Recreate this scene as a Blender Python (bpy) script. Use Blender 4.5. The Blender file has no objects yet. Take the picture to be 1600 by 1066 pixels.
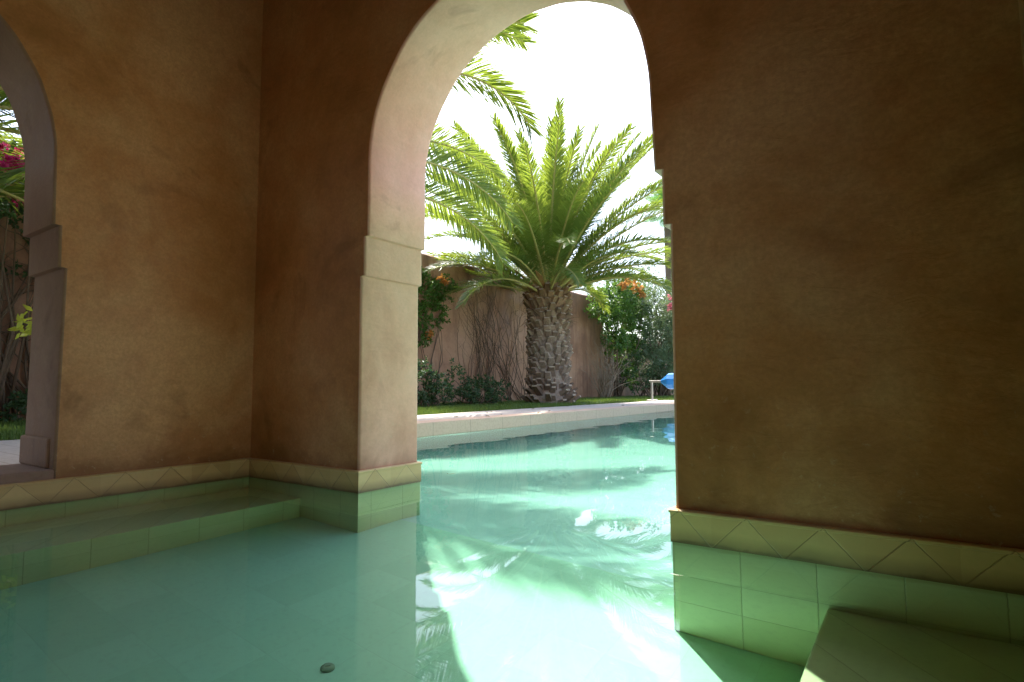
import bpy, bmesh, math, random
from mathutils import Vector, Matrix, noise
R = math.radians
rnd = random.Random(7)
scn = bpy.context.scene
COL = scn.collection

# ------------------------------------------------------------------ helpers
class MB:
    """collects vertices and faces, then links them as one mesh object"""
    def __init__(self): self.v = []; self.f = []; self.m = []; self.s = []
    def quad(self, *p, mi=0, smooth=False):
        n = len(self.v); self.v += [tuple(q) for q in p]
        self.f.append(tuple(range(n, n + len(p)))); self.m.append(mi); self.s.append(smooth)
    def box(self, x0, x1, y0, y1, z0, z1, mi=0):
        n = len(self.v)
        self.v += [(x, y, z) for z in (z0, z1) for y in (y0, y1) for x in (x0, x1)]
        for q in ((0,2,3,1),(4,5,7,6),(0,1,5,4),(2,6,7,3),(0,4,6,2),(1,3,7,5)):
            self.f.append(tuple(n + i for i in q)); self.m.append(mi); self.s.append(False)
    def tube(self, pts, radii, seg=6, mi=0, cap=True):
        pts = [Vector(p) for p in pts]; n0 = len(self.v); k = len(pts)
        up = Vector((0.13, 0.29, 0.95))
        for i, p in enumerate(pts):
            t = (pts[min(i+1, k-1)] - pts[max(i-1, 0)])
            t = t.normalized() if t.length > 1e-9 else Vector((0,0,1))
            a = t.cross(up)
            if a.length < 0.05: a = t.cross(Vector((1,0,0)))
            a.normalize(); b = t.cross(a)
            r = radii[i] if hasattr(radii, '__len__') else radii
            for j in range(seg):
                w = 2*math.pi*j/seg
                self.v.append(tuple(p + a*(r*math.cos(w)) + b*(r*math.sin(w))))
        for i in range(k-1):
            for j in range(seg):
                self.f.append((n0+i*seg+j, n0+i*seg+(j+1)%seg, n0+(i+1)*seg+(j+1)%seg, n0+(i+1)*seg+j))
                self.m.append(mi); self.s.append(True)
        if cap:
            self.f.append(tuple(n0+j for j in reversed(range(seg)))); self.m.append(mi); self.s.append(False)
            self.f.append(tuple(n0+(k-1)*seg+j for j in range(seg))); self.m.append(mi); self.s.append(False)
    def build(self, name, mats, parent=None, bevel=0, loc=None):
        me = bpy.data.meshes.new(name)
        me.from_pydata(self.v, [], self.f)
        if not isinstance(mats, (list, tuple)): mats = [mats]
        for m in mats: me.materials.append(m)
        me.polygons.foreach_set('material_index', self.m)
        me.polygons.foreach_set('use_smooth', self.s)
        me.update()
        o = bpy.data.objects.new(name, me); COL.objects.link(o)
        if parent: o.parent = parent
        if loc: o.location = loc
        if bevel:
            b = o.modifiers.new('bevel', 'BEVEL'); b.width = bevel; b.segments = 2; b.limit_method = 'ANGLE'
        return o

def recalc(o):
    bm = bmesh.new(); bm.from_mesh(o.data)
    bmesh.ops.recalc_face_normals(bm, faces=bm.faces); bm.to_mesh(o.data); bm.free()

def tag(o, label=None, cat=None, group=None, kind=None):
    for k, v in (('label', label), ('category', cat), ('group', group), ('kind', kind)):
        if v: o[k] = v
    return o

def empty(name, loc, label=None, cat=None, group=None):
    o = bpy.data.objects.new(name, None); COL.objects.link(o); o.location = loc
    o.empty_display_size = .2
    return tag(o, label, cat, group)

# ------------------------------------------------------------------ materials
class NT:
    def __init__(self, name):
        self.mat = bpy.data.materials.new(name); self.mat.use_nodes = True
        self.t = self.mat.node_tree; self.t.nodes.clear()
        self.out = self.t.nodes.new('ShaderNodeOutputMaterial')
    def n(self, kind, **kw):
        o = self.t.nodes.new('ShaderNode' + kind)
        for k, v in kw.items():
            if k in o.inputs: self.set(o.inputs[k], v)
            else: setattr(o, k, v)
        return o
    def set(self, sock, v):
        if isinstance(v, bpy.types.NodeSocket): self.t.links.new(v, sock)
        else: sock.default_value = v
    def math(self, op, a, b=None, c=None, clamp=False):
        o = self.t.nodes.new('ShaderNodeMath'); o.operation = op; o.use_clamp = clamp
        for i, v in enumerate((a, b, c)):
            if v is not None: self.set(o.inputs[i], v)
        return o.outputs[0]
    def mix(self, f, a, b, blend='MIX'):
        o = self.t.nodes.new('ShaderNodeMix'); o.data_type = 'RGBA'; o.blend_type = blend
        self.set(o.inputs[0], f); self.set(o.inputs[6], a); self.set(o.inputs[7], b)
        return o.outputs[2]
    def ramp(self, f, *stops):
        o = self.t.nodes.new('ShaderNodeValToRGB'); r = o.color_ramp
        while len(r.elements) < len(stops): r.elements.new(.5)
        for e, (p, c) in zip(r.elements, stops):
            e.position = p; e.color = c if hasattr(c, '__len__') else (c, c, c, 1)
        self.set(o.inputs[0], f); return o.outputs[0]
    def noise(self, vec, scale, detail=4, rough=.55, dist=0):
        o = self.n('TexNoise'); self.set(o.inputs['Vector'], vec)
        o.inputs['Scale'].default_value = scale; o.inputs['Detail'].default_value = detail
        o.inputs['Roughness'].default_value = rough; o.inputs['Distortion'].default_value = dist
        return o.outputs['Fac']
    def pos(self):
        return self.n('NewGeometry').outputs['Position']
    def xyz(self, vec):
        o = self.n('SeparateXYZ'); self.set(o.inputs[0], vec); return o.outputs
    def bump(self, h, strength, dist=.01, normal=None):
        o = self.n('Bump'); o.inputs['Strength'].default_value = strength; o.inputs['Distance'].default_value = dist
        self.set(o.inputs['Height'], h)
        if normal: self.set(o.inputs['Normal'], normal)
        return o.outputs[0]
    def pbr(self, col, rough=.6, normal=None, spec=.4, **kw):
        o = self.n('BsdfPrincipled')
        self.set(o.inputs['Base Color'], col); self.set(o.inputs['Roughness'], rough)
        o.inputs['Specular IOR Level'].default_value = spec
        for k, v in kw.items(): self.set(o.inputs[k], v)
        if normal: self.set(o.inputs['Normal'], normal)
        self.t.links.new(o.outputs[0], self.out.inputs[0]); return o
C4 = lambda r, g, b: (r, g, b, 1)

def plaster(name, dark, mid, light, damp=True, bumps=.6, grain=.28, streak=0):
    m = NT(name); p = m.pos()
    a = m.noise(p, 1.1, 5, .6, .6); b = m.noise(p, 3.7, 6, .65, .4); c = m.noise(p, 19, 6, .7)
    mp = m.n('Mapping'); m.set(mp.inputs[0], p); mp.inputs['Scale'].default_value = (1, 1, .35)
    st = m.noise(mp.outputs[0], 5.5, 5, .6, .5)
    a2 = m.noise(p, .55, 3, .5, .3)
    k = m.math('ADD', m.math('ADD', m.math('MULTIPLY', a, .34), m.math('MULTIPLY', b, .24)), m.math('MULTIPLY', a2, .42))
    col = m.ramp(k, (.405, dark), (.5, mid), (.60, light))
    col = m.mix(m.math('MULTIPLY', m.ramp(c, (.35, 1), (.62, 0)), .16), col, C4(*(x*.62 for x in dark[:3])))
    col = m.mix(m.math('MULTIPLY', m.ramp(st, (.55, 0), (.75, 1)), .16), col, light)
    sp = m.noise(p, 60, 3, .6)
    col = m.mix(m.math('MULTIPLY', m.ramp(sp, (.70, 0), (.76, 1)), .3), col, C4(.55, .42, .27))
    if damp:
        z = m.xyz(p)[2]
        w = m.math('ADD', z, m.math('MULTIPLY', m.math('SUBTRACT', b, .5), .35))
        dm = m.ramp(m.math('DIVIDE', w, .5), (.2, 1), (.36, .35), (.8, 0))
        col = m.mix(m.math('MULTIPLY', dm, .7), col, C4(*(x*.5 for x in dark[:3])))
        sal = m.math('MULTIPLY', m.ramp(m.noise(p, 34, 5, .7, .6), (.60, 0), (.68, 1)), m.ramp(m.math('DIVIDE', w, 1.0), (.12, 1), (.6, 0)))
        col = m.mix(m.math('MULTIPLY', sal, .35), col, C4(.62, .48, .33))
    if streak:
        m2 = m.n('Mapping'); m.set(m2.inputs[0], p); m2.inputs['Scale'].default_value = (1, 1, .12)
        s2 = m.noise(m2.outputs[0], 3.2, 6, .65, .3)
        col = m.mix(m.math('MULTIPLY', m.ramp(s2, (.48, 0), (.66, 1)), streak), col, C4(*(x*.6 for x in dark[:3])))
    fg = m.noise(p, 85, 3, .65); col = m.mix(m.ramp(fg, (.38, .0), (.62, grain)), col, C4(*(x*.55 for x in mid[:3])))
    blot = m.noise(p, 2.1, 4, .6, 1.2)
    col = m.mix(m.math('MULTIPLY', m.ramp(blot, (.58, 0), (.72, 1)), .5), col, C4(*(x*.6 for x in dark[:3])))
    tr = m.n('Mapping'); m.set(tr.inputs[0], p); tr.inputs['Scale'].default_value = (1, 1, 2.2); tr.inputs['Rotation'].default_value = (.5, .4, .2)
    tw_ = m.noise(tr.outputs[0], 9, 3, .5, 1.5)
    h = m.math('ADD', m.math('ADD', m.math('MULTIPLY', b, .5), m.math('MULTIPLY', c, .22)), m.math('MULTIPLY', tw_, .25))
    r = m.ramp(b, (.35, .42), (.7, .68))
    m.pbr(col, r, m.bump(h, bumps, .012), .3)
    return m.mat

M = {}
M['plaster'] = plaster('tadelakt_plaster', C4(.31, .125, .036), C4(.54, .236, .085), C4(.68, .375, .18))
M['reveal_shaded'] = plaster('shaded_reveal_plaster', C4(.23, .12, .07), C4(.32, .185, .115), C4(.39, .255, .165), grain=.15)  # reveal plaster with the shade of the left arch put into its colour
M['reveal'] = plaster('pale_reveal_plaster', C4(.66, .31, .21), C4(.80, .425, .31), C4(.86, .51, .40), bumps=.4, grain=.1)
M['garden_plaster'] = plaster('terracotta_plaster', C4(.27, .13, .075), C4(.45, .235, .135), C4(.55, .315, .19), damp=False, bumps=.5, streak=.75)

M['bounce_plaster'] = plaster('pale_bounce_plaster', C4(.62, .44, .29), C4(.70, .53, .37), C4(.76, .60, .45), damp=False)
def tiles(name, base, alt, mode, grout, per=.2, lw=.0022):
    """mode 'floor': square grid in x/y; 'wall': running grid in (x+y)/z; 'zigzag': triangle skirting tiles"""
    m = NT(name); p = m.pos(); x, y, z = m.xyz(p)
    u = m.math('ADD', x, y)
    def line(v, off, period, w):
        d = m.math('ABSOLUTE', m.math('SUBTRACT', m.math('FRACT', m.math('ADD', m.math('DIVIDE', m.math('ADD', v, off), period), .5)), .5))
        return m.math('SUBTRACT', 1, m.math('DIVIDE', m.math('MULTIPLY', d, period), w), clamp=True)
    wob = m.math('MULTIPLY', m.math('SUBTRACT', m.noise(p, 40, 3), .5), .004)
    if mode == 'floor':
        g = m.math('MAXIMUM', line(m.math('ADD', x, wob), .036, per, lw), line(m.math('ADD', y, wob), .15, per, lw))
        cell = m.n('CombineXYZ'); 
        m.set(cell.inputs[0], m.math('FLOOR', m.math('DIVIDE', m.math('ADD', x, .036), per)))
        m.set(cell.inputs[1], m.math('FLOOR', m.math('DIVIDE', m.math('ADD', y, .15), per)))
    elif mode == 'wall':
        g = m.math('MAXIMUM', line(m.math('ADD', u, wob), .06, .206, lw), m.math('MULTIPLY', line(m.math('ADD', z, wob), .33, per, lw), m.math('LESS_THAN', z, -.2)))
        cell = m.n('CombineXYZ')
        m.set(cell.inputs[0], m.math('FLOOR', m.math('DIVIDE', m.math('ADD', u, .06), .206)))
        m.set(cell.inputs[1], m.math('FLOOR', m.math('DIVIDE', m.math('ADD', z, .33), per)))
    else:
        q = m.math('FRACT', m.math('DIVIDE', m.math('ADD', u, .14), .205))
        tri = m.math('SUBTRACT', 1, m.math('MULTIPLY', m.math('ABSOLUTE', m.math('SUBTRACT', q, .5)), 2))
        d = m.math('ABSOLUTE', m.math('SUBTRACT', m.math('MULTIPLY', tri, .105), m.math('ADD', m.math('ADD', z, .004), wob)))
        g = m.math('SUBTRACT', 1, m.math('DIVIDE', d, lw*1.4), clamp=True)
        cell = m.n('CombineXYZ')
        m.set(cell.inputs[0], m.math('FLOOR', m.math('DIVIDE', m.math('ADD', u, .14), .205)))
        m.set(cell.inputs[1], m.math('GREATER_THAN', m.math('MULTIPLY', tri, .105), z))
    wn = m.n('TexWhiteNoise'); wn.noise_dimensions = '3D'; m.set(wn.inputs[0], cell.outputs[0])
    n1 = m.noise(p, 7, 5, .6, .5); n2 = m.noise(p, 45, 4, .6)
    col = m.mix(m.math('ADD', m.math('MULTIPLY', wn.outputs[0], .75), m.math('MULTIPLY', n1, .45)), base, alt)
    col = m.mix(m.math('MULTIPLY', m.ramp(n2, (.5, 0), (.75, 1)), .3), col, C4(*(c*.72 for c in base[:3])))
    if mode == 'zigzag':      # lime and damp staining along the waterline
        dm = m.ramp(m.math('DIVIDE', m.math('ADD', z, m.math('MULTIPLY', m.math('SUBTRACT', n1, .5), .03)), .1), (.04, 1), (.14, .6), (.5, 0))
        col = m.mix(m.math('MULTIPLY', dm, .9), col, C4(.12, .075, .03))
    if mode == 'wall':
        dm = m.ramp(m.math('DIVIDE', m.math('ADD', z, m.math('MULTIPLY', m.math('SUBTRACT', n1, .5), .05)), -.1), (.0, 1), (.25, .8), (.5, 0))
        col = m.mix(m.math('MULTIPLY', dm, .5), col, C4(.42, .34, .12))
    col = m.mix(m.math('MULTIPLY', g, .42 if mode == 'floor' else .6), col, grout)
    h = m.math('SUBTRACT', m.math('MULTIPLY', n2, .12), g)
    m.pbr(col, m.ramp(n1, (.3, .3), (.7, .5)), m.bump(h, .12 if mode == 'floor' else .5, .004), .45)
    return m.mat
M['skirting'] = tiles('cream_zigzag_tile', C4(.66, .50, .23), C4(.52, .35, .15), 'zigzag', C4(.20, .13, .06))
M['pool_tile'] = tiles('pool_wall_tile', C4(.82, .83, .52), C4(.72, .74, .43), 'wall', C4(.26, .26, .11))
M['pool_floor'] = tiles('pool_floor_tile', C4(.53, .85, .66), C4(.47, .78, .59), 'floor', C4(.44, .69, .53), per=.2, lw=.0026)

M['deep_floor'] = tiles('turquoise_floor_tile', C4(.55, .80, .73), C4(.49, .74, .67), 'floor', C4(.49, .72, .65), per=.2, lw=.002)

def stone(name, a, b, per=None, axis=1, grout=C4(.3, .22, .16)):
    m = NT(name); p = m.pos(); n1 = m.noise(p, 3, 6, .65, .4); n2 = m.noise(p, 38, 5, .65)
    col = m.mix(n1, a, b)
    col = m.mix(m.math('MULTIPLY', m.ramp(n2, (.45, 0), (.7, 1)), .4), col, C4(*(c*.7 for c in a[:3])))
    h = n2
    if per:
        x, y, z = m.xyz(p)
        lx = m.math('ABSOLUTE', m.math('SUBTRACT', m.math('FRACT', m.math('DIVIDE', x, per[0])), .5))
        ly = m.math('ABSOLUTE', m.math('SUBTRACT', m.math('FRACT', m.math('DIVIDE', y, per[1])), .5))
        g = m.math('MAXIMUM', m.math('LESS_THAN', m.math('MULTIPLY', lx, per[0]), .004), m.math('LESS_THAN', m.math('MULTIPLY', ly, per[1]), .004))
        col = m.mix(m.math('MULTIPLY', g, .7), col, grout); h = m.math('SUBTRACT', n2, g)
    m.pbr(col, .75, m.bump(h, .4, .004), .3); return m.mat
M['coping'] = stone('pink_coping_stone', C4(.52, .35, .25), C4(.62, .45, .34), (50, .6))
M['paving'] = stone('pale_paving', C4(.46, .39, .34), C4(.58, .51, .46), (.3, .15))
M['sill'] = stone('worn_sill_brick', C4(.24, .15, .11), C4(.36, .24, .18))
M['soil'] = stone('garden_soil', C4(.10, .065, .04), C4(.16, .11, .07))
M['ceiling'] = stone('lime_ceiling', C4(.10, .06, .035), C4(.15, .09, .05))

def simple(name, col, rough=.5, spec=.4, var=.25, scale=30, **kw):
    m = NT(name); p = m.n('TexCoord').outputs['Object']; n = m.noise(p, scale, 4, .6)
    c = m.mix(n, C4(*(x*(1-var) for x in col)), C4(*(min(1, x*(1+var)) for x in col)))
    m.pbr(c, rough, m.bump(n, .15, .003), spec, **kw); return m.mat

# water: a clear refracting body, tinted at each crossing (a volume would stop the refracted sunlight)
w = NT('pool_water')
fr = w.n('Fresnel', IOR=1.333); gl = w.n('BsdfGlossy', Roughness=0.0); mx = w.n('MixShader')
rf = w.n('BsdfRefraction', IOR=1.333, Roughness=0.0, Color=C4(.80, .99, .91))
w.t.links.new(fr.outputs[0], mx.inputs[0]); w.t.links.new(rf.outputs[0], mx.inputs[1]); w.t.links.new(gl.outputs[0], mx.inputs[2])
w.t.links.new(mx.outputs[0], w.out.inputs[0])
M['water'] = w.mat

# ------------------------------------------------------------------ plan (metres; water level z = 0)
XL, XR = -3.148, .219          # inner faces of the side walls
YF, YB = 1.888, -1.479         # inner faces of the front and back walls
TH = .392                      # wall thickness
XC, YC = (XL+XR)/2, (YF+YB)/2
WH = 3.35                      # ceiling
DECK = .13
PXL, PXR, PY1 = -4.19, 1.26, 12.4

def arch_half():
    """half profile of the opening from the bottom up: (half width, z)"""
    pr = [(.767, -1.3), (.767, 0.0), (.767, 1.035), (.742, 1.037), (.742, 1.226), (.716, 1.229), (.716, 1.54)]
    for i in range(1, 33):
        a = math.pi/2*i/32
        pr.append((.716*math.cos(a)**.97, 1.54+.742*math.sin(a)))
    pr[-1] = (0, 2.282); return pr

def arch_wall(name, along, c, lo, hi, face, out, parent, zbot=-1.3, ztop=WH, reveal='reveal'):
    """wall with an arch; along 'x' or 'y'; face = inner plane coordinate, out = +1/-1 direction of thickness"""
    hp = arch_half()
    cont = [(c-w, z) for w, z in hp] + [(c+w, z) for w, z in reversed(hp[:-1])]
    cont = [(u + .007*noise.noise((u*3+c, z*3, face)) + .003*noise.noise((u*11, z*11, face+3)), z + .006*noise.noise((u*3, z*3+7, face)) + .003*noise.noise((u*11, z*11+7, face))) if z > -1 else (u, z) for u, z in cont]
    cont = [(u-.018*min(1, max(0, (z-1.3)/.6)), z) for u, z in cont]
    n = len(cont); nor = []
    for i in range(n):
        a = cont[max(i-1, 0)]; b = cont[min(i+1, n-1)]
        t = Vector((b[0]-a[0], b[1]-a[1])).normalized(); nor.append((-t.y, t.x))
    bv = .012; prof = [(bv, 0), (bv*.3, bv*.3), (0, bv), (0, TH*.33), (0, TH*.67), (0, TH-bv), (bv*.3, TH-bv*.3), (bv, TH)]
    mb = MB()
    def P(u, d, z):
        q = face + out*d
        return (u, q, z) if along == 'x' else (q, u, z)
    rings = []
    for k, (off, d) in enumerate(prof):
        base = len(mb.v); rings.append(base)
        for (u, z), (nx, nz) in zip(cont, nor):
            wv = .003*noise.noise((u*4, z*4, d*6+face)) if 2 < k < 5 else 0
            mb.v.append(P(u+nx*(off+wv), d, z+nz*(off+wv) if z > -1 else z))
    for a, b in zip(rings, rings[1:]):
        for i in range(n-1):
            mb.f.append((a+i, a+i+1, b+i+1, b+i)); mb.m.append(1); mb.s.append(i not in (2, 4, n-4, n-6))
    for ring, d in ((rings[0], 0), (rings[-1], TH)):
        o0 = len(mb.v)
        mb.v += [P(hi, d, zbot), P(hi, d, ztop), P(lo, d, ztop), P(lo, d, zbot)]
        f = tuple(ring+i for i in range(n)) + tuple(o0+i for i in range(4))
        mb.f.append(f); mb.m.append(0); mb.s.append(False)
        if d == 0: s0 = o0
        else: s1 = o0
    for i in range(3):
        mb.f.append((s0+i, s0+i+1, s1+i+1, s1+i)); mb.m.append(0); mb.s.append(False)
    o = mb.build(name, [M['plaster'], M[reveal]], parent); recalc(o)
    bm = bmesh.new(); bm.from_mesh(o.data)
    bmesh.ops.triangulate(bm, faces=[f for f in bm.faces if len(f.verts) > 4]); bm.to_mesh(o.data); bm.free()
    return o

def ribbon(name, path, prof, mat, parent=None, side=1, close=False, smooth=False):
    """sweeps profile points (offset to the left of travel * side, z) along a plan polyline with mitres"""
    mb = MB(); n = len(path); cols = []
    for i in range(n):
        def d(a, b): return (Vector(b)-Vector(a)).normalized()
        t0 = d(path[i-1], path[i]) if i else d(path[0], path[1])
        t1 = d(path[i], path[i+1]) if i < n-1 else t0
        n0 = Vector((-t0.y, t0.x))*side; n1 = Vector((-t1.y, t1.x))*side
        mi = (n0+n1)/max(.2, 1+n0.dot(n1))
        base = len(mb.v); cols.append(base)
        for off, z in prof:
            mb.v.append((path[i][0]+mi.x*off, path[i][1]+mi.y*off, z))
    k = len(prof)
    for a, b in zip(cols, cols[1:]):
        for j in range(k-1):
            mb.f.append((a+j, b+j, b+j+1, a+j+1)); mb.m.append(0); mb.s.append(smooth)
    for b in (cols[0], cols[-1]):
        mb.f.append(tuple(b+j for j in range(k))); mb.m.append(0); mb.s.append(False)
    o = mb.build(name, mat, parent); recalc(o); return o

# ------------------------------------------------------------------ pavilion
pav = empty('pool_pavilion', (XC, YF, 0), 'brown plastered bathing pavilion with horseshoe arches standing in the pool', 'pavilion')
def kid(o):
    o.parent = pav; o.matrix_parent_inverse = Matrix.Translation((-XC, -YF, 0)); return o
def part(fn):
    return kid(fn)
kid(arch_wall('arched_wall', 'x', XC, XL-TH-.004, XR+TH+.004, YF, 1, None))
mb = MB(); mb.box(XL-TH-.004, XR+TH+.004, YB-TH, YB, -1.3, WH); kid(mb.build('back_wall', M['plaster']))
kid(arch_wall('arched_wall', 'y', YC, YB-.001, YF+.001, XL, -1, None, reveal='reveal_shaded'))
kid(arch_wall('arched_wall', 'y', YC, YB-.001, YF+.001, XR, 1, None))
mb = MB(); mb.box(XL-TH-.15, XR+TH+1.1, YB-TH-.15, YF+TH+.15, WH+.002, WH+.3); kid(mb.build('roof', M['ceiling']))  # right eave lengthened to keep sky light off the upper walls
# sills of the two side openings (the water runs through the front and back ones)
for s, x0, x1 in ((-1, XL-TH, XL-.003), (1, XR+.003, XR+TH)):
    mb = MB(); mb.box(x0, x1, YC-.785, YC+.785, -.9, DECK+.015); sil = kid(mb.build('door_sill', M['sill'], bevel=.008))
    for e in (-1, 1):
        mb = MB(); y = YC+e*.767
        ya, yb = sorted((y-e*.016, y+e*.02))
        xa, xb = (x0-.01, x1-.045) if s < 0 else (x0+.045, x1+.01)
        mb.box(xa, xb, ya, yb, DECK+.013, DECK+.148); mb.build('plinth', M['reveal_shaded'], sil, bevel=.01)
sk = [(0, -.004), (.013, -.004), (.013, .090), (.017, .092), (.017, .099), (.012, .103), (0, .104)]
y2 = YF+TH
hw = .767
Lp = [(XL, YB+.001), (XL, YF), (XC-hw, YF), (XC-hw, y2), (XL-TH-.2, y2)]
Rp = [(XR, YB+.001), (XR, YF), (XC+hw, YF), (XC+hw, y2), (XR+TH+.2, y2)]
kid(ribbon('skirting', Lp, sk, M['skirting'], side=-1))
kid(ribbon('skirting', Rp, sk, M['skirting'], side=1))
yb2 = YB-TH
kid(ribbon('skirting', [(XL, YB), (XR, YB)], sk, M['skirting'], side=1))

# ------------------------------------------------------------------ pool: floor, tiled sides, benches, water
def floor_z(y):
    if y < 2.15: return -.73
    return -min(2.0, .73+.2*(y-2.15))
mb = MB(); ys = [YB-TH-.1, 0, 1, 2.0, 2.15, 2.4, 4, 6, 8.5, 10, PY1+.1]
for a, b in zip(ys, ys[1:]):
    mb.quad((PXL-.1, a, floor_z(a)), (PXR+.1, a, floor_z(a)), (PXR+.1, b, floor_z(b)), (PXL-.1, b, floor_z(b)), mi=int(a > 2.1))
PF = mb.build('pool_floor', [M['pool_floor'], M['deep_floor']]); tag(PF, kind='structure')
cl = [(0, -2.2), (.009, -2.2), (.009, -.0045), (0, -.0045)]
PW = [ribbon('pool_wall', Lp, cl, M['pool_tile'], side=-1), ribbon('pool_wall', Rp, cl, M['pool_tile'], side=1)]
PW.append(ribbon('pool_wall', [(PXR, y2), (PXR, PY1), (PXL, PY1), (PXL, y2-.05)], [(0, -2.2), (-.2, -2.2), (-.2, -.01), (0, -.01)], M['pool_tile'], side=1))
for o in PW: tag(o, kind='structure')
BX = .487
def bench(x0, x1, label):
    mb = MB(); mb.box(x0, x1, YB-.0, YF-.0095, -.75, -.352)
    o = mb.build('submerged_bench', M['pool_tile'], bevel=.006); return tag(o, label, 'bench', 'benches under water in the pavilion')
B1 = bench(XL+.0095, XL+BX, 'long pale tiled bench under water along the left wall')
B2 = bench(XR-BX, XR-.0095, 'dark tiled bench under water at the lower right')

def water_h(x, y):
    far = min(1, max(0, (y-1.5)/3))
    v = noise.noise((x*2.2, y*2.2, 0))*.0016 + noise.noise((x*5.5+9, y*5.5, 3))*.0007 + noise.noise((x*12+4, y*12, 8))*.00018
    return v*(.35+.4*far)
mb = MB(); x0, x1, yw0, yw1 = PXL-.06, PXR+.06, YB-TH-.05, PY1+.06
nx, ny = 130, 330
for j in range(ny+1):
    for i in range(nx+1):
        x = x0+(x1-x0)*i/nx; y = yw0+(yw1-yw0)*j/ny
        mb.v.append((x, y, water_h(x, y)))
for j in range(ny):
    for i in range(nx):
        a = j*(nx+1)+i; mb.f.append((a, a+1, a+nx+2, a+nx+1)); mb.m.append(0); mb.s.append(True)
b0 = len(mb.v); zb = -2.3
mb.v += [(x0, yw0, zb), (x1, yw0, zb), (x1, yw1, zb), (x0, yw1, zb)]
c = [0, nx, ny*(nx+1)+nx, ny*(nx+1)]
edges = [list(range(0, nx+1)), [nx+j*(nx+1) for j in range(ny+1)], [ny*(nx+1)+i for i in reversed(range(nx+1))], [j*(nx+1) for j in reversed(range(ny+1))]]
for k, e in enumerate(edges):
    mb.f.append(tuple(reversed(e)) + (b0+k, b0+(k+1) % 4)); mb.m.append(0); mb.s.append(False)
mb.f.append((b0+3, b0+2, b0+1, b0)); mb.m.append(0); mb.s.append(False)
WT = mb.build('water', M['water']); tag(WT, kind='structure'); recalc(WT)
WT.cycles.is_caustics_caster = True
for o in [PF, B1, B2] + PW: o.cycles.is_caustics_receiver = True

# ------------------------------------------------------------------ ground, paving
GX = -5.45
def sheet(name, rects, z0, z1, mat):
    mb = MB()
    for a, b, c_, d_ in rects: mb.box(a, b, c_, d_, z0, z1)
    o = mb.build(name, mat); return tag(o, kind='structure')
sheet('pool_coping', [(PXL-.32, PXL, y2+.003, PY1+.3), (PXR, PXR+.32, y2+.003, PY1+.3), (PXL+.002, PXR-.002, PY1, PY1+.3)], -.1, DECK, M['coping'])
xo0, xo1 = XL-TH-.006, XR+TH+.006
sheet('poolside_path', [(GX, PXL-.324, -4, 14.2), (PXR+.324, 4.2, -4, 14.2), (PXL-.32, PXR+.32, PY1+.304, 14.2),
      (PXL-.32, xo0, -4, y2), (xo1, PXR+.32, -4, y2), (xo0, xo1, -4, YB-TH-.06)], -.1, DECK-.004, M['paving'])
mb = MB(); Z = DECK-.02; Bg = 250
for a, b, c_, d_ in ((-Bg, GX+.02, -Bg, Bg), (4.18, Bg, -Bg, Bg), (GX+.02, 4.18, -Bg, -3.98), (GX+.02, 4.18, 14.18, Bg)):
    mb.quad((a, c_, Z), (b, c_, Z), (b, d_, Z), (a, d_, Z))
#LAWN
M['lawn'] = stone('lawn_soil', C4(.035, .06, .015), C4(.06, .10, .025))
tag(mb.build('ground', M['lawn']), kind='structure')

# ------------------------------------------------------------------ garden materials
def leaf_mat(name, a, b, trans, rough=.45, tw=.45, spec=.35):
    m = NT(name)
    gi = m.n('NewGeometry').outputs['Random Per Island']
    oi = m.n('ObjectInfo').outputs['Random']
    k = m.math('ADD', m.math('MULTIPLY', gi, .65), m.math('MULTIPLY', oi, .35))
    col = m.mix(k, a, b)
    p = m.n('BsdfPrincipled'); m.set(p.inputs['Base Color'], col); p.inputs['Roughness'].default_value = rough
    p.inputs['Specular IOR Level'].default_value = spec
    t = m.n('BsdfTranslucent'); m.set(t.inputs[0], m.mix(k, trans, C4(*(c*.75 for c in trans[:3]))))
    mx = m.n('MixShader'); mx.inputs[0].default_value = tw
    m.t.links.new(p.outputs[0], mx.inputs[1]); m.t.links.new(t.outputs[0], mx.inputs[2])
    m.t.links.new(mx.outputs[0], m.out.inputs[0]); return m.mat
M['palm_leaf'] = leaf_mat('palm_leaflet', C4(.065, .125, .035), C4(.14, .20, .045), C4(.36, .46, .05), .38, .42, .5)
M['rachis'] = simple('palm_rachis', (.42, .36, .11), .45, .4, .25, 12)
M['boot'] = None
m = NT('palm_trunk_boots'); gi = m.n('NewGeometry').outputs['Random Per Island']; p = m.n('TexCoord').outputs['Object']
nz = m.noise(p, 26, 5, .65); z = m.xyz(p)[2]
ca = m.mix(gi, C4(.19, .13, .09), C4(.40, .31, .24)); cb = m.mix(gi, C4(.16, .085, .035), C4(.34, .20, .09))
col = m.mix(m.ramp(m.math('DIVIDE', z, 2.6), (.45, 0), (.95, 1)), ca, cb)
col = m.mix(m.math('MULTIPLY', m.ramp(nz, (.4, 0), (.7, 1)), .5), col, C4(.10, .065, .045))
m.pbr(col, .85, m.bump(nz, .6, .01), .2); M['boot'] = m.mat
M['boot_end'] = simple('cut_boot_ends', (.37, .285, .21), .85, .2, .5, 9)
M['sheath'] = simple('dry_sheath', (.42, .22, .08), .7, .2, .35, 14)
M['shrub'] = leaf_mat('dark_shrub_leaf', C4(.035, .075, .028), C4(.075, .13, .05), C4(.10, .20, .05), .45, .25)
M['vine_leaf'] = leaf_mat('vine_leaf', C4(.05, .12, .02), C4(.11, .20, .035), C4(.20, .36, .05), .45, .3)
M['oleander'] = leaf_mat('oleander_leaf', C4(.075, .12, .06), C4(.17, .22, .12), C4(.26, .36, .14), .4, .3)
M['silver'] = leaf_mat('silvery_leaf', C4(.16, .21, .14), C4(.27, .32, .22), C4(.30, .38, .22), .5, .35)
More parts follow.
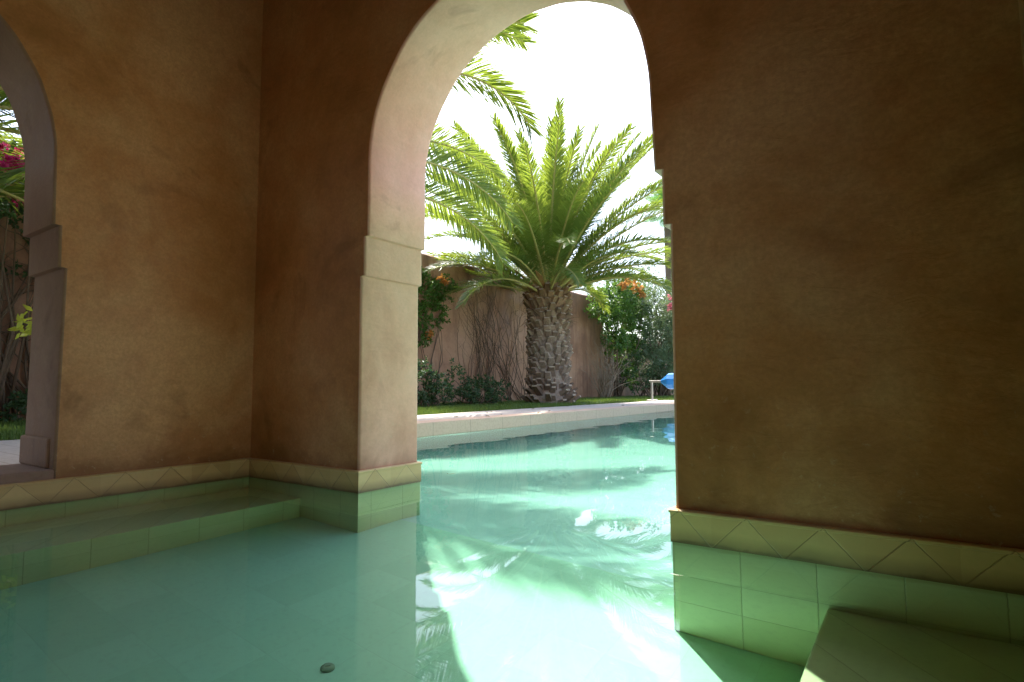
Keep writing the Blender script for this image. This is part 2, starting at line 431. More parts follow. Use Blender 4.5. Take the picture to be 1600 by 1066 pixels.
M['fan'] = leaf_mat('fan_palm_leaf', C4(.05, .15, .04), C4(.10, .24, .06), C4(.18, .42, .08), .4, .35)
M['yellow_leaf'] = leaf_mat('young_yellow_leaf', C4(.35, .38, .03), C4(.5, .5, .05), C4(.6, .62, .06), .45, .4)
M['orange'] = leaf_mat('orange_petals', C4(.55, .20, .04), C4(.66, .34, .10), C4(.6, .28, .06), .5, .35)
M['pink'] = leaf_mat('pink_petals', C4(.62, .16, .22), C4(.75, .33, .38), C4(.75, .25, .3), .5, .35)
M['magenta'] = leaf_mat('magenta_bracts', C4(.55, .02, .16), C4(.72, .05, .28), C4(.7, .04, .25), .5, .4)
M['bark'] = simple('woody_stem', (.17, .115, .075), .85, .2, .4, 20)
M['dead'] = simple('bleached_twig', (.36, .27, .19), .85, .2, .35, 20)
M['grass'] = leaf_mat('grass_blade', C4(.06, .12, .02), C4(.12, .18, .035), C4(.20, .30, .045), .5, .35)

def leaf(mb, p, d, n, L, W, mi=0, fold=.0):
    """one lens-shaped leaf: base p, direction d, normal n"""
    s = d.cross(n).normalized()*W*.5
    mb.quad(p, p+d*L*.45+s-n*fold*W, p+d*L, p+d*L*.45-s-n*fold*W, mi=mi)

def rvec(r=rnd):
    while True:
        v = Vector((r.uniform(-1, 1), r.uniform(-1, 1), r.uniform(-1, 1)))
        if .05 < v.length < 1: return v.normalized()

# ------------------------------------------------------------------ date palms
def frond(name, parent, az, el, length, droop, r0, z0, twist=0, seed=0, width=.46, roll=0):
    rr = random.Random(seed); mb = MB(); N = 46
    h = Vector((math.cos(az), math.sin(az), 0)); sd_ = Vector((-math.sin(az), math.cos(az), 0)); upv = Vector((0, 0, 1))
    lean = rr.uniform(-.10, .10)
    pts = []; p = h*r0 + upv*z0; ds = length/N
    T_ = []
    for i in range(N+1):
        s = i/N; e = el - droop*(s**1.6)
        t = h*math.cos(e) + upv*math.sin(e) + sd_*lean*s*1.4
        t.normalize(); pts.append(p.copy()); T_.append(t); p = p + t*ds
    mb.tube(pts, [.032*(1-.86*i/N)+.003 if i > 3 else .055-.005*i for i in range(N+1)], 5, 1)
    nl = int(length/.0175)
    for i in range(nl):
        s = .10 + .90*(i+.5)/nl; k = s*N; i0 = min(int(k), N-1); fr = k-i0
        P = pts[i0].lerp(pts[i0+1], fr); T = T_[i0].lerp(T_[i0+1], fr).normalized()
        S0 = T.cross(upv)
        S0 = S0.normalized() if S0.length > .15 else sd_*-1
        Nn = S0.cross(T).normalized()
        tw = twist*s + roll
        S = S0*math.cos(tw)+Nn*math.sin(tw); Nn = S.cross(T)*1
        grow = min(1, (s-.06)/.22); tip = max(0, 1-s)
        L = width*(.25+.75*grow)*(min(1, .5+tip*1.7))
        spine = s < .2
        for side in (-1, 1):
            if rr.random() < .03: continue
            if spine: l2, wd_ = L*.55*rr.uniform(.5, 1), .007
            else: l2, wd_ = L*rr.uniform(.84, 1.06), .019
            v = R(rr.choice((6, 20, 36))+rr.uniform(-7, 7))
            fa = R(58)-R(30)*s**1.5+R(rr.uniform(-5, 5)); D = T*math.cos(fa) + (S*side*math.cos(v)+Nn*math.sin(v))*math.sin(fa)
            D.normalize()
            g = Vector((0, 0, -1))*l2*rr.uniform(.03, .22)
            W = D.cross((S*side*math.sin(v)-Nn*math.cos(v)))
            W = W.normalized()*wd_*.5
            a = P; b_ = P+D*l2*.45+g*.25; c_ = P+D*l2+g
            mb.quad(a-W*.6, a+W*.6, b_+W, b_-W)
            n = len(mb.v); mb.v += [tuple(c_)]; mb.f.append((n-1, n-2, n)); mb.m.append(0); mb.s.append(False)
    return mb.build(name, [M['palm_leaf'], M['rachis']], parent)

def palm(loc, label, trunk_h, fronds, seed, rad=.47):
    rr = random.Random(seed); root = empty('date_palm', loc, label, 'palm tree', 'date palms in the garden')
    mb = MB(); prof = [(0, rad*1.12), (.15, rad*1.02), (.6, rad*.92), (trunk_h*.6, rad*.9), (trunk_h, rad*.95), (trunk_h+.3, rad*.8), (trunk_h+.62, rad*.3)]
    mb.tube([(0, 0, z-.05) for z, _ in prof], [r*.92 for _, r in prof], 20)
    nb = 300
    for i in range(nb):
        t = i/nb; z = -.02 + (trunk_h+.18)*t; az = i*2.39996 + rr.uniform(-.15, .15); z += rr.uniform(-.035, .035)
        r = rad*.88*(1.12 if z < .15 else 1)
        h = Vector((math.cos(az), math.sin(az), 0)); s = Vector((-h.y, h.x, 0))
        up = R(44 if z > .5 else 20+48*z) + rr.uniform(-.15, .15)
        out = h*math.cos(up)+Vector((0, 0, 1))*math.sin(up); nrm = h*math.sin(up)-Vector((0, 0, 1))*math.cos(up)
        L = rr.uniform(.07, .20)*(1.5 if z < .3 else 1) + (.10 if t > .82 else 0)*rr.random(); w0 = rr.uniform(.085, .105); w1 = w0*rr.uniform(.45, .7); th = .036
        c = h*(r-.03)+Vector((0, 0, z)); e = c+out*L + s*rr.uniform(-.03, .03)
        n = len(mb.v)
        mb.v += [tuple(q) for q in (c-s*w0-nrm*th, c+s*w0-nrm*th, c+s*w0*.7+nrm*th*1.6, c-s*w0*.7+nrm*th*1.6,
                                    e-s*w1-nrm*th*.5, e+s*w1-nrm*th*.5, e+s*w1*.8+nrm*th*.6, e-s*w1*.8+nrm*th*.6)]
        for q in ((0,1,5,4),(1,2,6,5),(2,3,7,6),(3,0,4,7),(4,5,6,7)):
            mb.f.append(tuple(n+j for j in q)); mb.m.append(2 if q[0] == 4 else 0); mb.s.append(False)
    for i in range(160):          # loose fibres between the upper boots
        az = rr.uniform(0, 6.283); z = trunk_h*rr.uniform(.7, 1.12); h = Vector((math.cos(az), math.sin(az), 0)); s = Vector((-h.y, h.x, 0))
        a = h*rad*.9+Vector((0, 0, z)); d = (h*.5+s*rr.uniform(-1, 1)+Vector((0, 0, rr.uniform(-.3, .9)))).normalized()
        l = rr.uniform(.15, .4); mb.tube([a, a+d*l*.5, a+d*l+Vector((0, 0, -.06))], [.006, .005, .002], 3)
    mb.build('trunk', [M['boot'], M['boot'], M['boot_end']], root)
    for i in range(7):            # dry brown sheaths between the lowest fronds
        az = i*.9+rr.uniform(-.2, .2)+4.2; h = Vector((math.cos(az), math.sin(az), 0)); s = Vector((-h.y, h.x, 0)); L = rr.uniform(.5, .85); el = rr.uniform(.35, .8)
        mb = MB(); d = h*math.cos(el)+Vector((0, 0, 1))*math.sin(el); c = h*rad*.7+Vector((0, 0, trunk_h+.2))
        mb.quad(c-s*.03, c+s*.03, c+d*L*.5+s*.06+Vector((0, 0, .05)), c+d*L*.5-s*.06+Vector((0, 0, .05))); mb.quad(c+d*L*.5-s*.06+Vector((0, 0, .05)), c+d*L*.5+s*.06+Vector((0, 0, .05)), c+d*L)
        o = mb.build('dry_sheath', M['sheath'], root); so = o.modifiers.new('thick', 'SOLIDIFY'); so.thickness = .012
    for i, fr_ in enumerate(fronds):
        az, el, L, dr, z = fr_[:5]; roll = fr_[5] if len(fr_) > 5 else 0
        frond('frond', root, az, el, L, dr, rad*.42, z, rr.uniform(-.5, .5)*(not roll), seed*1000+i, .62 if roll else .46, roll)
    return root

def crown(n, seed, zt, L0=3.9, low=4, extra=(), avoid=None):
    rr = random.Random(seed); out = []
    for i in range(n):
        t = (i+.5)/n; az = (i*2.39996+rr.uniform(-.15, .15)) % (2*math.pi)
        el = R(88-(88-low)*t**.8)+rr.uniform(-.07, .07)
        L = L0*(.76+.28*math.sin(math.pi*min(1, t*1.15)))*rr.uniform(.9, 1.06)
        dr = R(17+34*min(1, 1.3*t))*rr.uniform(.7, 1.35)
        if avoid and abs((az-avoid[0]+math.pi) % (2*math.pi)-math.pi) < avoid[1]: continue
        out.append((az, el, L, dr, zt+.55*(1-t)))
    return out + list(extra)
palm((-6.87, 11.07, .12), 'big date palm with a thick scaly trunk standing on the lawn by the pool', 2.3, crown(92, 3, 2.35, 3.6, 17), 3)
P2 = [(.662, 1.018, 4.16, 2.17, 2.87, .5), (1.277, .549, 4.3, 1.34, 2.89, .9), (1.164, 1.158, 5.1, 1.40, 3.03, .5), (1.311, .48, 4.3, 1.35, 2.55, .7), (1.30, .72, 4.3, 1.2, 2.8, .8), (.22, .95, 4.0, 1.15, 2.85, .3), (.36, .80, 3.8, 1.1, 2.8, .35), (.12, .66, 3.8, .9, 2.7, .3)]
palm((-6.7, 3.9, .12), 'second date palm mostly hidden behind the pier, its fronds reaching in from the left', 2.35, crown(52, 8, 2.4, 3.9, 0, P2, (R(40), R(60))), 8)
palm((-7.3, -.1, .12), 'date palm outside the left arch, only its hanging fronds in view above the magenta flowers', 2.3, crown(56, 5, 2.35, 4.0, 2), 5)

# ------------------------------------------------------------------ garden walls
wl = empty('garden_wall', (-8.5, 5, 0), 'tall terracotta garden wall behind the big date palm', 'wall')
def rough_wall(name, x0, x1, y0, y1, z0, z1, mat, parent):
    mb = MB(); n = int((y1-y0)/.25); top = []
    for j in range(n+1):
        y = y0+(y1-y0)*j/n; dz = .03*noise.noise((y*.8, 1.5, z1)); dx = .012*noise.noise((y*1.3, 5, 2))
        b = len(mb.v); mb.v += [(x1+dx, y, z0), (x1+dx, y, z1+dz-.05), (x1+dx-.06, y, z1+dz), (x0+.06, y, z1+dz), (x0, y, z1+dz-.05), (x0, y, z0)]
        top.append(b)
    for a, b in zip(top, top[1:]):
        for k in range(5): mb.f.append((a+k, b+k, b+k+1, a+k+1)); mb.m.append(0); mb.s.append(k in (1, 3))
    for b in (top[0], top[-1]): mb.f.append(tuple(b+k for k in range(6))); mb.m.append(0); mb.s.append(False)
    o = mb.build(name, mat); recalc(o)
    if parent: o.parent = parent; o.matrix_parent_inverse = Matrix.Translation(-parent.location)
    return o
rough_wall('wall', -8.85, -8.5, -7, 17.0, 0, 3.27, M['garden_plaster'], wl)
mb = MB(); mb.tube([(-8.53, 9.26, .64), (-8.494, 9.26, .64)], [.055, .065], 10); o = mb.build('vent', M['bark']); o.parent = wl; o.matrix_parent_inverse = Matrix.Translation(-wl.location)
o = rough_wall('garden_wall', -8.82, -8.53, 17.004, 30, 0, 2.15, M['garden_plaster'], None)
tag(o, 'lower stretch of garden wall in the shade right of the palm trunk', 'wall')

hw_ = empty('bounce_wall', (5.6, -1, 0), 'ochre wall out of view on the right, added to bounce sunlight into the pavilion', 'wall')  # added out of view; throws sunlight back onto the left wall
rough_wall('wall', 5.5, 5.9, -9, 6, 0, 2.7, M['bounce_plaster'], hw_)
# ------------------------------------------------------------------ shrubs and climbers
def foliage(mb, blobs, n, L, W, r=rnd, mi=0, updown=.3, shell=.55):
    tot = sum(b[1][0]*b[1][1]*b[1][2] for b in blobs)
    for c, rad in blobs:
        k = int(n*rad[0]*rad[1]*rad[2]/tot)
        ntw = max(4, k//14)
        for _ in range(ntw):      # leaves sit on little twigs, so the crown has clumps and gaps
            d = rvec(r); q = r.uniform(shell, 1.05)
            p = Vector(c)+Vector((d.x*rad[0], d.y*rad[1], d.z*rad[2]))*q
            td = (d+rvec(r)*.7+Vector((0, 0, updown))).normalized()
            for i in range(14):
                lp = p+td*L*1.9*(i/14-.4)+rvec(r)*L*.12
                ld = (td*.45+rvec(r)).normalized(); nn = (rvec(r)+Vector((0, 0, .7))).normalized()
                if abs(ld.dot(nn)) > .95: continue
                leaf(mb, lp, ld, (nn-ld*ld.dot(nn)).normalized(), L*r.uniform(.7, 1.15), W*r.uniform(.8, 1.15), mi, .15)

def stems(mb, base, blobs, n, r0, r=rnd, spread=.15):
    for _ in range(n):
        c, rad = r.choice(blobs); e = Vector(c)+rvec(r)*min(rad)*.7
        b = Vector(base)+Vector((r.uniform(-1, 1), r.uniform(-1, 1), 0))*spread
        mid = b.lerp(e, .5)+rvec(r)*(e-b).length*.12
        mb.tube([b, b.lerp(mid, .6)+rvec(r)*.02, mid, mid.lerp(e, .6)+rvec(r)*.03, e], [r0, r0*.85, r0*.65, r0*.45, r0*.2], 5)

def flowers(parent, spots, mat, n, L, rad, name='flower_cluster', r=rnd):
    for s in spots:
        mb = MB()
        for _ in range(n):
            c = Vector(s)+rvec(r)*rad*r.uniform(.2, 1)
            for k in range(4):
                d = rvec(r); nn = rvec(r)
                if abs(d.dot(nn)) < .9: leaf(mb, c, d, (nn-d*d.dot(nn)).normalized(), L*r.uniform(.7, 1.2), L*.8)
        o = mb.build(name, mat, parent); o.matrix_parent_inverse = Matrix.Translation(-parent.location)

def plant(name, base, label, cat, blobs, n, L, W, leafmat, nst=8, r0=.015, group=None, seed=1, spread=.15, bark='bark', **kw):
    r = random.Random(seed); root = empty(name, base, label, cat, group)
    inv = Matrix.Translation(-Vector(base))
    if n:
        mb = MB(); foliage(mb, blobs, n, L, W, r, **kw); o = mb.build('foliage', leafmat, root); o.matrix_parent_inverse = inv
    if nst:
        mb = MB(); stems(mb, base, blobs, nst, r0, r, spread); o = mb.build('stem', M[bark], root); o.matrix_parent_inverse = inv
    return root
plant('shrub', (-7.35, 7.7, .1), 'leafy green shrub at the left edge of the arch view, against the wall', 'shrub',
      [((-7.35, 7.5, .55), (.35, .5, .42)), ((-7.3, 8.0, .4), (.3, .3, .3))], 2600, .07, .03, M['shrub'], 10, seed=11, group='low shrubs along the garden wall')
plant('shrub', (-7.3, 9.2, .1), 'broad dark green shrub on the lawn left of the big palm', 'shrub',
      [((-7.3, 9.25, .38), (.4, .5, .32)), ((-7.3, 8.4, .6), (.22, .18, .4)), ((-7.35, 8.7, .35), (.3, .35, .25)), ((-7.2, 9.55, .4), (.3, .3, .25))], 3600, .06, .028, M['shrub'], 12, seed=12, group='low shrubs along the garden wall')
cv = plant('climbing_vine', (-8.42, 8.9, .1), 'green climber with orange trumpet flowers on the wall left of the bare vines', 'climbing plant',
      [((-8.36, 8.75, 2.4), (.13, .40, .5)), ((-8.36, 8.6, 1.75), (.12, .30, .45)), ((-8.36, 9.3, 2.55), (.12, .40, .25)), ((-8.36, 9.1, 2.0), (.10, .25, .3))], 2600, .08, .04, M['vine_leaf'], 9, .012, seed=13)
flowers(cv, [(-8.18, 9.0, 2.72), (-8.2, 9.12, 2.66), (-8.2, 8.7, 1.55)], M['orange'], 14, .06, .09)

# bare woody vines on the wall
def wall_vines(name, label, base_y, y_lo, y_hi, ztop, n, seed, r0=.014, xw=-8.49, cat='climbing plant', mat='bark'):
    r = random.Random(seed); root = empty(name, (xw, sum(base_y)/len(base_y), .1), label, cat); mb = MB()
    for i in range(n):
        y = r.choice(base_y)+r.uniform(-.12, .12); z = .1; x = xw+r.uniform(.015, .06); tgt = r.uniform(y_lo, y_hi); pts = []; rad = r0*r.uniform(.5, 1.25); zt = ztop*r.uniform(.6, 1.05)
        k = 26
        for j in range(k):
            s = j/(k-1)
            pts.append((x+.03*math.sin(s*9+i)+.02*s, y+(tgt-y)*s**.8+.16*math.sin(s*r.uniform(6.2, 6.8)+i*1.7)*s**.4, z+(zt-z)*s+.04*math.sin(s*17+i)))
        mb.tube(pts, [rad*(1-.75*j/(k-1)) for j in range(k)], 5)
        for b in range(r.randint(1, 4)):
            q = pts[r.randint(8, k-3)]; d = r.choice((-1, 1)); l = r.uniform(.2, .8)
            mb.tube([(q[0]+.01*math.sin(j), q[1]+d*l*j/6, q[2]+l*.8*(j/6)**1.5+.03*math.sin(j*1.9)) for j in range(7)], [rad*.45*(1-j/8) for j in range(7)], 4)
    o = mb.build('stem', M[mat], root); o.matrix_parent_inverse = Matrix.Translation(-root.location); return root
wall_vines('bare_vine', 'bare brown vine stems climbing the wall just left of the palm trunk', [10.2, 10.45, 10.9, 11.3, 11.8, 12.3, 12.6], 9.7, 12.9, 3.2, 52, 21, .009)
wall_vines('bare_vine', 'tangle of bare vine stems on the wall seen through the left arch', [1.5, 2.2, 2.5, 1.2], .9, 2.6, 2.9, 26, 22, .016)

# right of the palm trunk
r = random.Random(31)
tw = empty('twiggy_shrub', (-8.0, 16.0, .1), 'leafless bleached twiggy shrub in front of the lower wall', 'shrub'); mb = MB()
for i in range(46):
    b = Vector((-8.0+r.uniform(-.12, .12), 16.0+r.uniform(-.2, .2), .08)); d = Vector((r.uniform(-.25, .35), r.uniform(-.9, .9), 1)).normalized(); l = r.uniform(.9, 2.0)
    p = [b]; 
    for j in range(6): d = (d+rvec(r)*.22).normalized(); p.append(p[-1]+d*l/6)
    mb.tube(p, [.016*(1-j/7.5) for j in range(7)], 4)
    for k in range(3):
        q = p[r.randint(2, 5)]; e = (d+rvec(r)*.9).normalized()
        mb.tube([q, q+e*.2, q+(e+rvec(r)*.3)*.42], [.006, .004, .002], 3)
o = mb.build('stem', M['dead'], tw); o.matrix_parent_inverse = Matrix.Translation(-tw.location)
cl2 = plant('climbing_shrub', (-8.1, 17.2, .1), 'dense climber with an orange flower head over the lower wall', 'climbing plant',
      [((-7.9, 15.9, 2.9), (.4, .7, .55)), ((-7.8, 16.4, 1.9), (.35, .6, .45)), ((-8.0, 17.4, 3.1), (.45, .8, .7)), ((-7.95, 17.2, 2.3), (.4, .8, .6)), ((-7.9, 17.4, 1.4), (.35, .5, .6)), ((-7.9, 17.5, .8), (.3, .35, .4)), ((-7.9, 16.6, 3.2), (.5, .8, .6)), ((-8.0, 18.3, 3.3), (.5, .8, .6)), ((-7.9, 18.2, 2.2), (.4, .7, .7))], 13000, .11, .055, M['vine_leaf'], 14, .02, seed=33)
flowers(cl2, [(-7.65, 17.0, 3.75), (-7.6, 17.4, 3.7), (-7.6, 17.75, 3.6), (-7.6, 16.6, 3.55), (-7.6, 17.2, 3.5), (-7.6, 18.0, 3.4)], M['orange'], 26, .08, .17)
ol = plant('oleander', (-7.6, 18.9, .1), 'tall oleander bush with pink blossoms beside the right jamb', 'shrub',
      [((-7.5, 18.6, 2.9), (.9, .9, .8)), ((-7.5, 19.6, 3.3), (1.0, .9, .8)), ((-7.3, 19.6, 2.2), (.9, .9, .8)), ((-7.4, 18.4, 1.9), (.7, .7, .6)), ((-7.2, 20.6, 2.7), (1, 1, 1.2)), ((-7.4, 18.3, 1.2), (.7, .8, .7)), ((-7.2, 19.7, 1.2), (.7, .8, .7))], 19000, .16, .032, M['oleander'], 26, .03, seed=34, spread=.5, updown=.8)
flowers(ol, [(-6.75, 18.5, 3.35), (-6.65, 18.9, 3.15), (-6.6, 19.2, 2.75), (-6.6, 19.4, 2.45), (-6.5, 19.6, 2.8), (-6.6, 19.3, 3.5), (-6.7, 18.2, 3.0), (-6.6, 18.7, 2.45), (-6.5, 19.9, 3.1), (-6.5, 19.9, 2.5)], M['pink'], 26, .08, .17)
plant('shrub', (-7.5, 18.0, .1), 'dark shady shrub under the oleander behind the pool cover roller', 'shrub',
      [((-7.6, 17.4, .9), (.5, .5, .7)), ((-7.6, 18.3, 1.1), (.5, .6, .9)), ((-7.4, 19.4, .9), (.6, .9, .8))], 4200, .09, .04, M['shrub'], 12, .02, seed=35, group='low shrubs along the garden wall')

# left arch: bougainvillea over the wall, shrubs below
bo = plant('bougainvillea', (-8.3, 2.0, .1), 'bougainvillea with magenta bracts hanging over the wall through the left arch', 'climbing plant',
      [((-7.5, 1.85, 2.5), (.3, .3, .25)), ((-8.25, 1.9, 2.75), (.3, .7, .45)), ((-8.25, 2.4, 2.2), (.2, .35, .3)), ((-8.25, 1.2, 2.5), (.3, .6, .5)), ((-8.3, 2.0, 1.75), (.15, .5, .15))], 2600, .07, .045, M['shrub'], 10, .02, seed=41)
flowers(bo, [(-7.2, 1.77, 2.69), (-7.2, 1.72, 2.66), (-7.2, 1.84, 2.64), (-8.0, 1.98, 3.02), (-7.98, 2.1, 2.98), (-8.0, 1.85, 3.08), (-8.0, 2.0, 2.55), (-7.98, 1.7, 2.7), (-8, 1.5, 3.0)], M['magenta'], 20, .045, .08)
plant('shrub', (-8.0, 1.6, .1), 'low dark hedge plant at the wall foot through the left arch', 'shrub',
      [((-8.1, 1.7, .3), (.25, .8, .25)), ((-8.1, .6, .3), (.25, .7, .28))], 1600, .07, .035, M['shrub'], 8, seed=42, group='low shrubs along the garden wall')
r = random.Random(43)
sp = empty('yellow_sprig', (-5.6, 1.62, .1), 'young plant with yellow green leaves just outside the left arch', 'plant'); mb = MB()
st = [Vector((-5.6+.02*math.sin(j), 1.62-.03*j/3, .1+.16*j)) for j in range(7)]
mb.tube(st, [.008*(1-j/9) for j in range(7)], 5); o = mb.build('stem', M['bark'], sp); o.matrix_parent_inverse = Matrix.Translation(-sp.location)
mb = MB()
for j in range(26):
    p = st[6]+Vector((0, -.03, -.02))+Vector((r.uniform(-.05, .05), r.uniform(-.09, .05), r.uniform(-.16, .1))); d = (rvec(r)+Vector((0, -.3, -.5))).normalized(); nn = rvec(r)
    leaf(mb, p, d, (nn-d*d.dot(nn)).normalized(), .09, .035)
o = mb.build('foliage', M['yellow_leaf'], sp); o.matrix_parent_inverse = Matrix.Translation(-sp.location)

# far trees
def tree(name, base, label, h, blobs, n, L, W, mat, seed, rt=.16):
    r = random.Random(seed); root = empty(name, base, label, 'tree'); inv = Matrix.Translation(-Vector(base)); b = Vector(base)
    mb = MB(); tp = [b+Vector((.12*math.sin(j*1.3), .1*math.cos(j*1.7), h*j/6)) for j in range(7)]
    mb.tube(tp, [rt*(1-.11*j) for j in range(7)], 8)
    for c, rad in blobs:
        s = tp[r.randint(3, 6)]; e = Vector(c); mb.tube([s, s.lerp(e, .5)+rvec(r)*.2, e], [rt*.4, rt*.25, rt*.08], 5)
    o = mb.build('trunk', M['bark'], root); o.matrix_parent_inverse = inv
    mb = MB(); foliage(mb, blobs, n, L, W, r, updown=.6); o = mb.build('crown', mat, root); o.matrix_parent_inverse = inv
    return root
r = random.Random(51)
tree('poplar_tree', (-12.6, 27.5, .1), 'pale silvery tree beyond the wall above the oleander', 4.2,
     [((-12.6+r.uniform(-1.6, 1.4), 27.5+r.uniform(-1.5, 1.8), 3.6+r.uniform(-.8, 2.3)), (.8, .8, .8)) for _ in range(11)], 8000, .13, .05, M['silver'], 51)
tree('shade_tree', (-7.1, 2.95, .1), 'spreading leafy tree out of view, added to shade the ground outside the left arch', 4.4,  # unseen crown added to keep sun off the left arch
     [((-6.2+r.uniform(-1.2, 1.2), 2.2+r.uniform(-1.5, 1.3), 4.7+r.uniform(-.6, .8)), (.75, .75, .55)) for _ in range(14)], 9000, .12, .06, M['vine_leaf'], 55)
# fan palm
fp = empty('fan_palm', (-11.35, 30.6, .1), 'tall fan palm with a bright green head far behind beside the right jamb', 'palm tree')
mb = MB(); mb.tube([(0, 0, z) for z in (0, 1, 3, 5, 8.6, 10.1)], [.3, .24, .2, .18, .19, .14], 10); mb.build('trunk', M['bark'], fp)
r = random.Random(52)
for i in range(30):
    az = i*2.39996; el = R(80-130*(i/30)); d = Vector((math.cos(az)*math.cos(el), math.sin(az)*math.cos(el), math.sin(el))); c = Vector((0, 0, 10.0)); l = r.uniform(.8, 1.1)
    mb = MB(); e = c+d*l; mb.tube([c, c+d*l*.5, e], [.025, .018, .012], 4, 1)
    s = d.cross(Vector((0, 0, 1))).normalized(); u = s.cross(d)
    for k in range(26):
        a = R(-140+280*k/25); v = (d*math.cos(a)+s*math.sin(a)+u*.15).normalized(); L = .75*(1-.25*abs(a)/2.4)
        t = e+v*L+Vector((0, 0, -.12)); wv = v.cross(u).normalized()*.03
        mb.quad(e, e+v*L*.55+wv, t, e+v*L*.55-wv)
    mb.build('frond', [M['fan'], M['rachis']], fp)

# ------------------------------------------------------------------ lawn grass
r = random.Random(61); mb = MB()
def blades(x0, x1, y0, y1, n):
    for _ in range(n):
        x = r.uniform(x0, x1); y = r.uniform(y0, y1); h = r.uniform(.03, .075); a = r.uniform(0, 6.283); w_ = .004
        dx, dy = math.cos(a)*w_, math.sin(a)*w_; lx, ly = r.uniform(-.03, .03), r.uniform(-.03, .03)
        mb.quad((x-dx, y-dy, Z-.002), (x+dx, y+dy, Z-.002), (x+lx, y+ly, Z+h))
blades(-8.4, GX+.01, 5.2, 10, 26000); blades(-8.4, GX+.01, 10, 20, 22000); blades(-8.4, GX+.01, .3, 3.2, 16000)
g = mb.build('grass', M['grass']); tag(g, kind='stuff')

# ------------------------------------------------------------------ pool cover roller, pot, leaf, drain
M['steel'] = simple('brushed_metal', (.62, .60, .56), .35, .5, .08, 20, Metallic=.8)
M['blue'] = simple('blue_bubble_cover', (.02, .22, .62), .38, .5, .2, 60)
ro_ = empty('cover_roller', (-5.42, 13.33, DECK), 'metal roller stand wound with a blue pool cover at the pool end', 'pool cover roller')
ro_.rotation_euler.z = R(4)
for x in (0, 6.9):
    mb = MB(); mb.box(x-.022, x+.022, -.022, .022, .0, .47); po = mb.build('post', M['steel'], ro_, bevel=.004)
    mb = MB(); mb.box(x-.05, x+.05, -.26, .26, -.002, .03); mb.build('foot', M['steel'], po, bevel=.005)
mb = MB(); mb.tube([(-.06, 0, .455), (6.96, 0, .455)], .024, 10); ax = mb.build('axle', M['steel'], ro_)
mb = MB(); pr = [(.22, .035), (.30, .10), (.40, .185), (.46, .19), (6.4, .19), (6.46, .185), (6.56, .1), (6.64, .035)]
mb.tube([(x, 0, .455) for x, _ in pr], [q for _, q in pr], 9)
o = mb.build('rolled_cover', M['blue'], ax)
for p_ in o.data.polygons: p_.use_smooth = False
mb = MB(); mb.quad((-.03, 0, 0), (0, .014, .006), (.035, .004, .012), (.0, -.012, .004)); mb.quad((-.03, 0, .001), (-.045, .003, .008), (-.028, .003, .002))
o = mb.build('fallen_leaf', simple('dry_leaf', (.22, .16, .04), .6), loc=(-2.24, 2.562, .001)); tag(o, 'small brown leaf floating on the bright pool water', 'leaf')
r = random.Random(71)
for i in range(14):
    mb = MB(); a_ = r.uniform(0, 6.28); q = r.uniform(.7, 1.5)
    c_, s_ = math.cos(a_)*.035*q, math.sin(a_)*.035*q
    mb.quad((-c_, -s_, 0), (s_*.4, -c_*.4, .01), (c_, s_, .004), (-s_*.4, c_*.4, .012))
    o = mb.build('fallen_leaf', bpy.data.materials['dry_leaf'], loc=(r.uniform(-5.4, -4.25), r.uniform(3.5, 11), DECK+.001)); tag(o, 'dry leaf lying on the pale strip of paving along the pool', 'leaf', 'dry leaves on the poolside paving')
mb = MB(); mb.tube([(0, 0, -.004), (0, 0, .006), (0, 0, .012), (0, 0, .010)], [.020, .020, .016, .006], 16)
o = mb.build('drain_cap', simple('dark_drain', (.30, .38, .28), .6), loc=(-1.447, 1.1215, -.7295)); tag(o, 'small dark round drain cap on the tiled pool floor', 'drain')
o.cycles.is_caustics_receiver = True

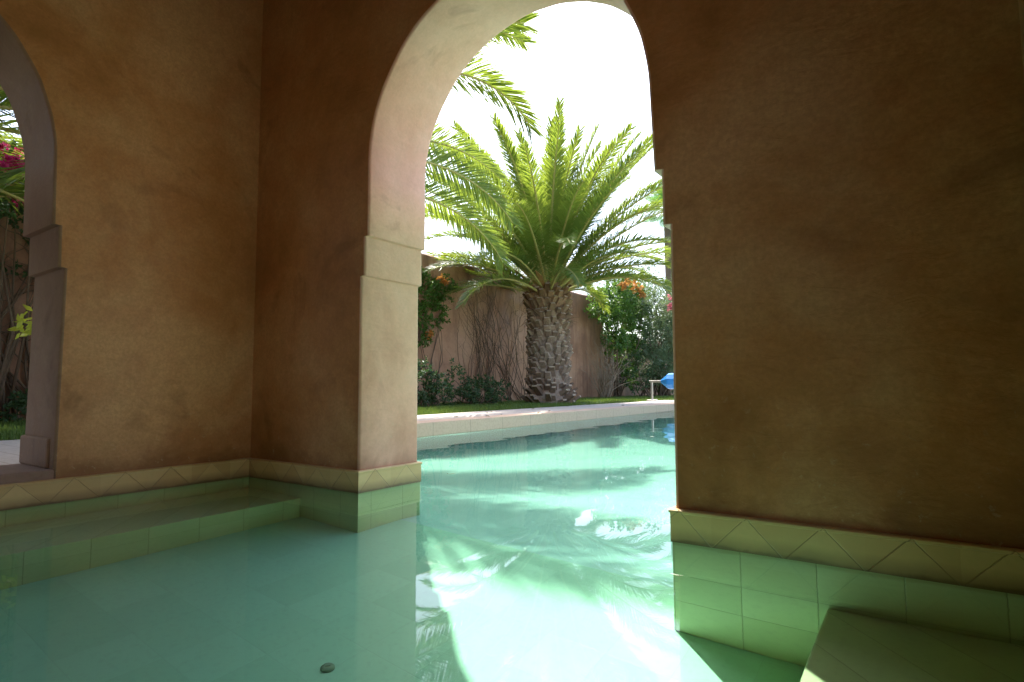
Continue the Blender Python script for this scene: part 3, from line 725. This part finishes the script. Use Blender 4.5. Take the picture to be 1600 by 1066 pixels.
# ------------------------------------------------------------------ light, sky, camera
EL, AZ = R(58), R(-48.5)          # sun seen to the left of straight ahead
sd = Vector((math.sin(AZ)*math.cos(EL), math.cos(AZ)*math.cos(EL), math.sin(EL)))
L = bpy.data.lights.new('sun', 'SUN'); L.energy = 3.1; L.angle = R(.7); L.color = (1, .95, .87)
lo = bpy.data.objects.new('sun', L); COL.objects.link(lo)
lo.rotation_euler = sd.to_track_quat('Z', 'Y').to_euler(); lo.location = sd*60
L.cycles.is_caustics_light = True
wd = bpy.data.worlds.new('World'); scn.world = wd; wd.use_nodes = True
nt = wd.node_tree; bg = nt.nodes['Background']
sky = nt.nodes.new('ShaderNodeTexSky'); sky.sky_type = 'NISHITA'; sky.sun_disc = False
sky.sun_elevation = EL; sky.sun_rotation = AZ; sky.dust_density = 3; sky.air_density = 1; sky.ozone_density = 1
nt.links.new(sky.outputs[0], bg.inputs[0]); bg.inputs[1].default_value = .15

f, pi_, ro, ya = 923.646, R(4.324), R(-.272), R(35.378)
Fw = Vector((-math.sin(ya)*math.cos(pi_), math.cos(ya)*math.cos(pi_), math.sin(pi_)))
Rt = Vector((math.cos(ya), math.sin(ya), 0)); Up = Rt.cross(Fw)
R2 = Rt*math.cos(ro)+Up*math.sin(ro); U2 = -Rt*math.sin(ro)+Up*math.cos(ro)
cam = bpy.data.cameras.new('camera'); co = bpy.data.objects.new('camera', cam); COL.objects.link(co)
mw = Matrix((R2, U2, -Fw)).transposed().to_4x4(); mw.translation = (0, 0, .5); co.matrix_world = mw
cam.sensor_width = 36; cam.lens = 36*f/1600; cam.clip_start = .02; cam.clip_end = 1000
scn.camera = co
scn.view_settings.view_transform = 'Standard'; scn.view_settings.look = 'None'
scn.view_settings.exposure = 1.95; scn.view_settings.gamma = 1
cy = scn.cycles
cy.use_denoising = True; cy.max_bounces = 14; cy.diffuse_bounces = 6; cy.glossy_bounces = 4
cy.transmission_bounces = 10; cy.transparent_max_bounces = 12; cy.caustics_refractive = True; cy.caustics_reflective = False
cy.sample_clamp_indirect = 6
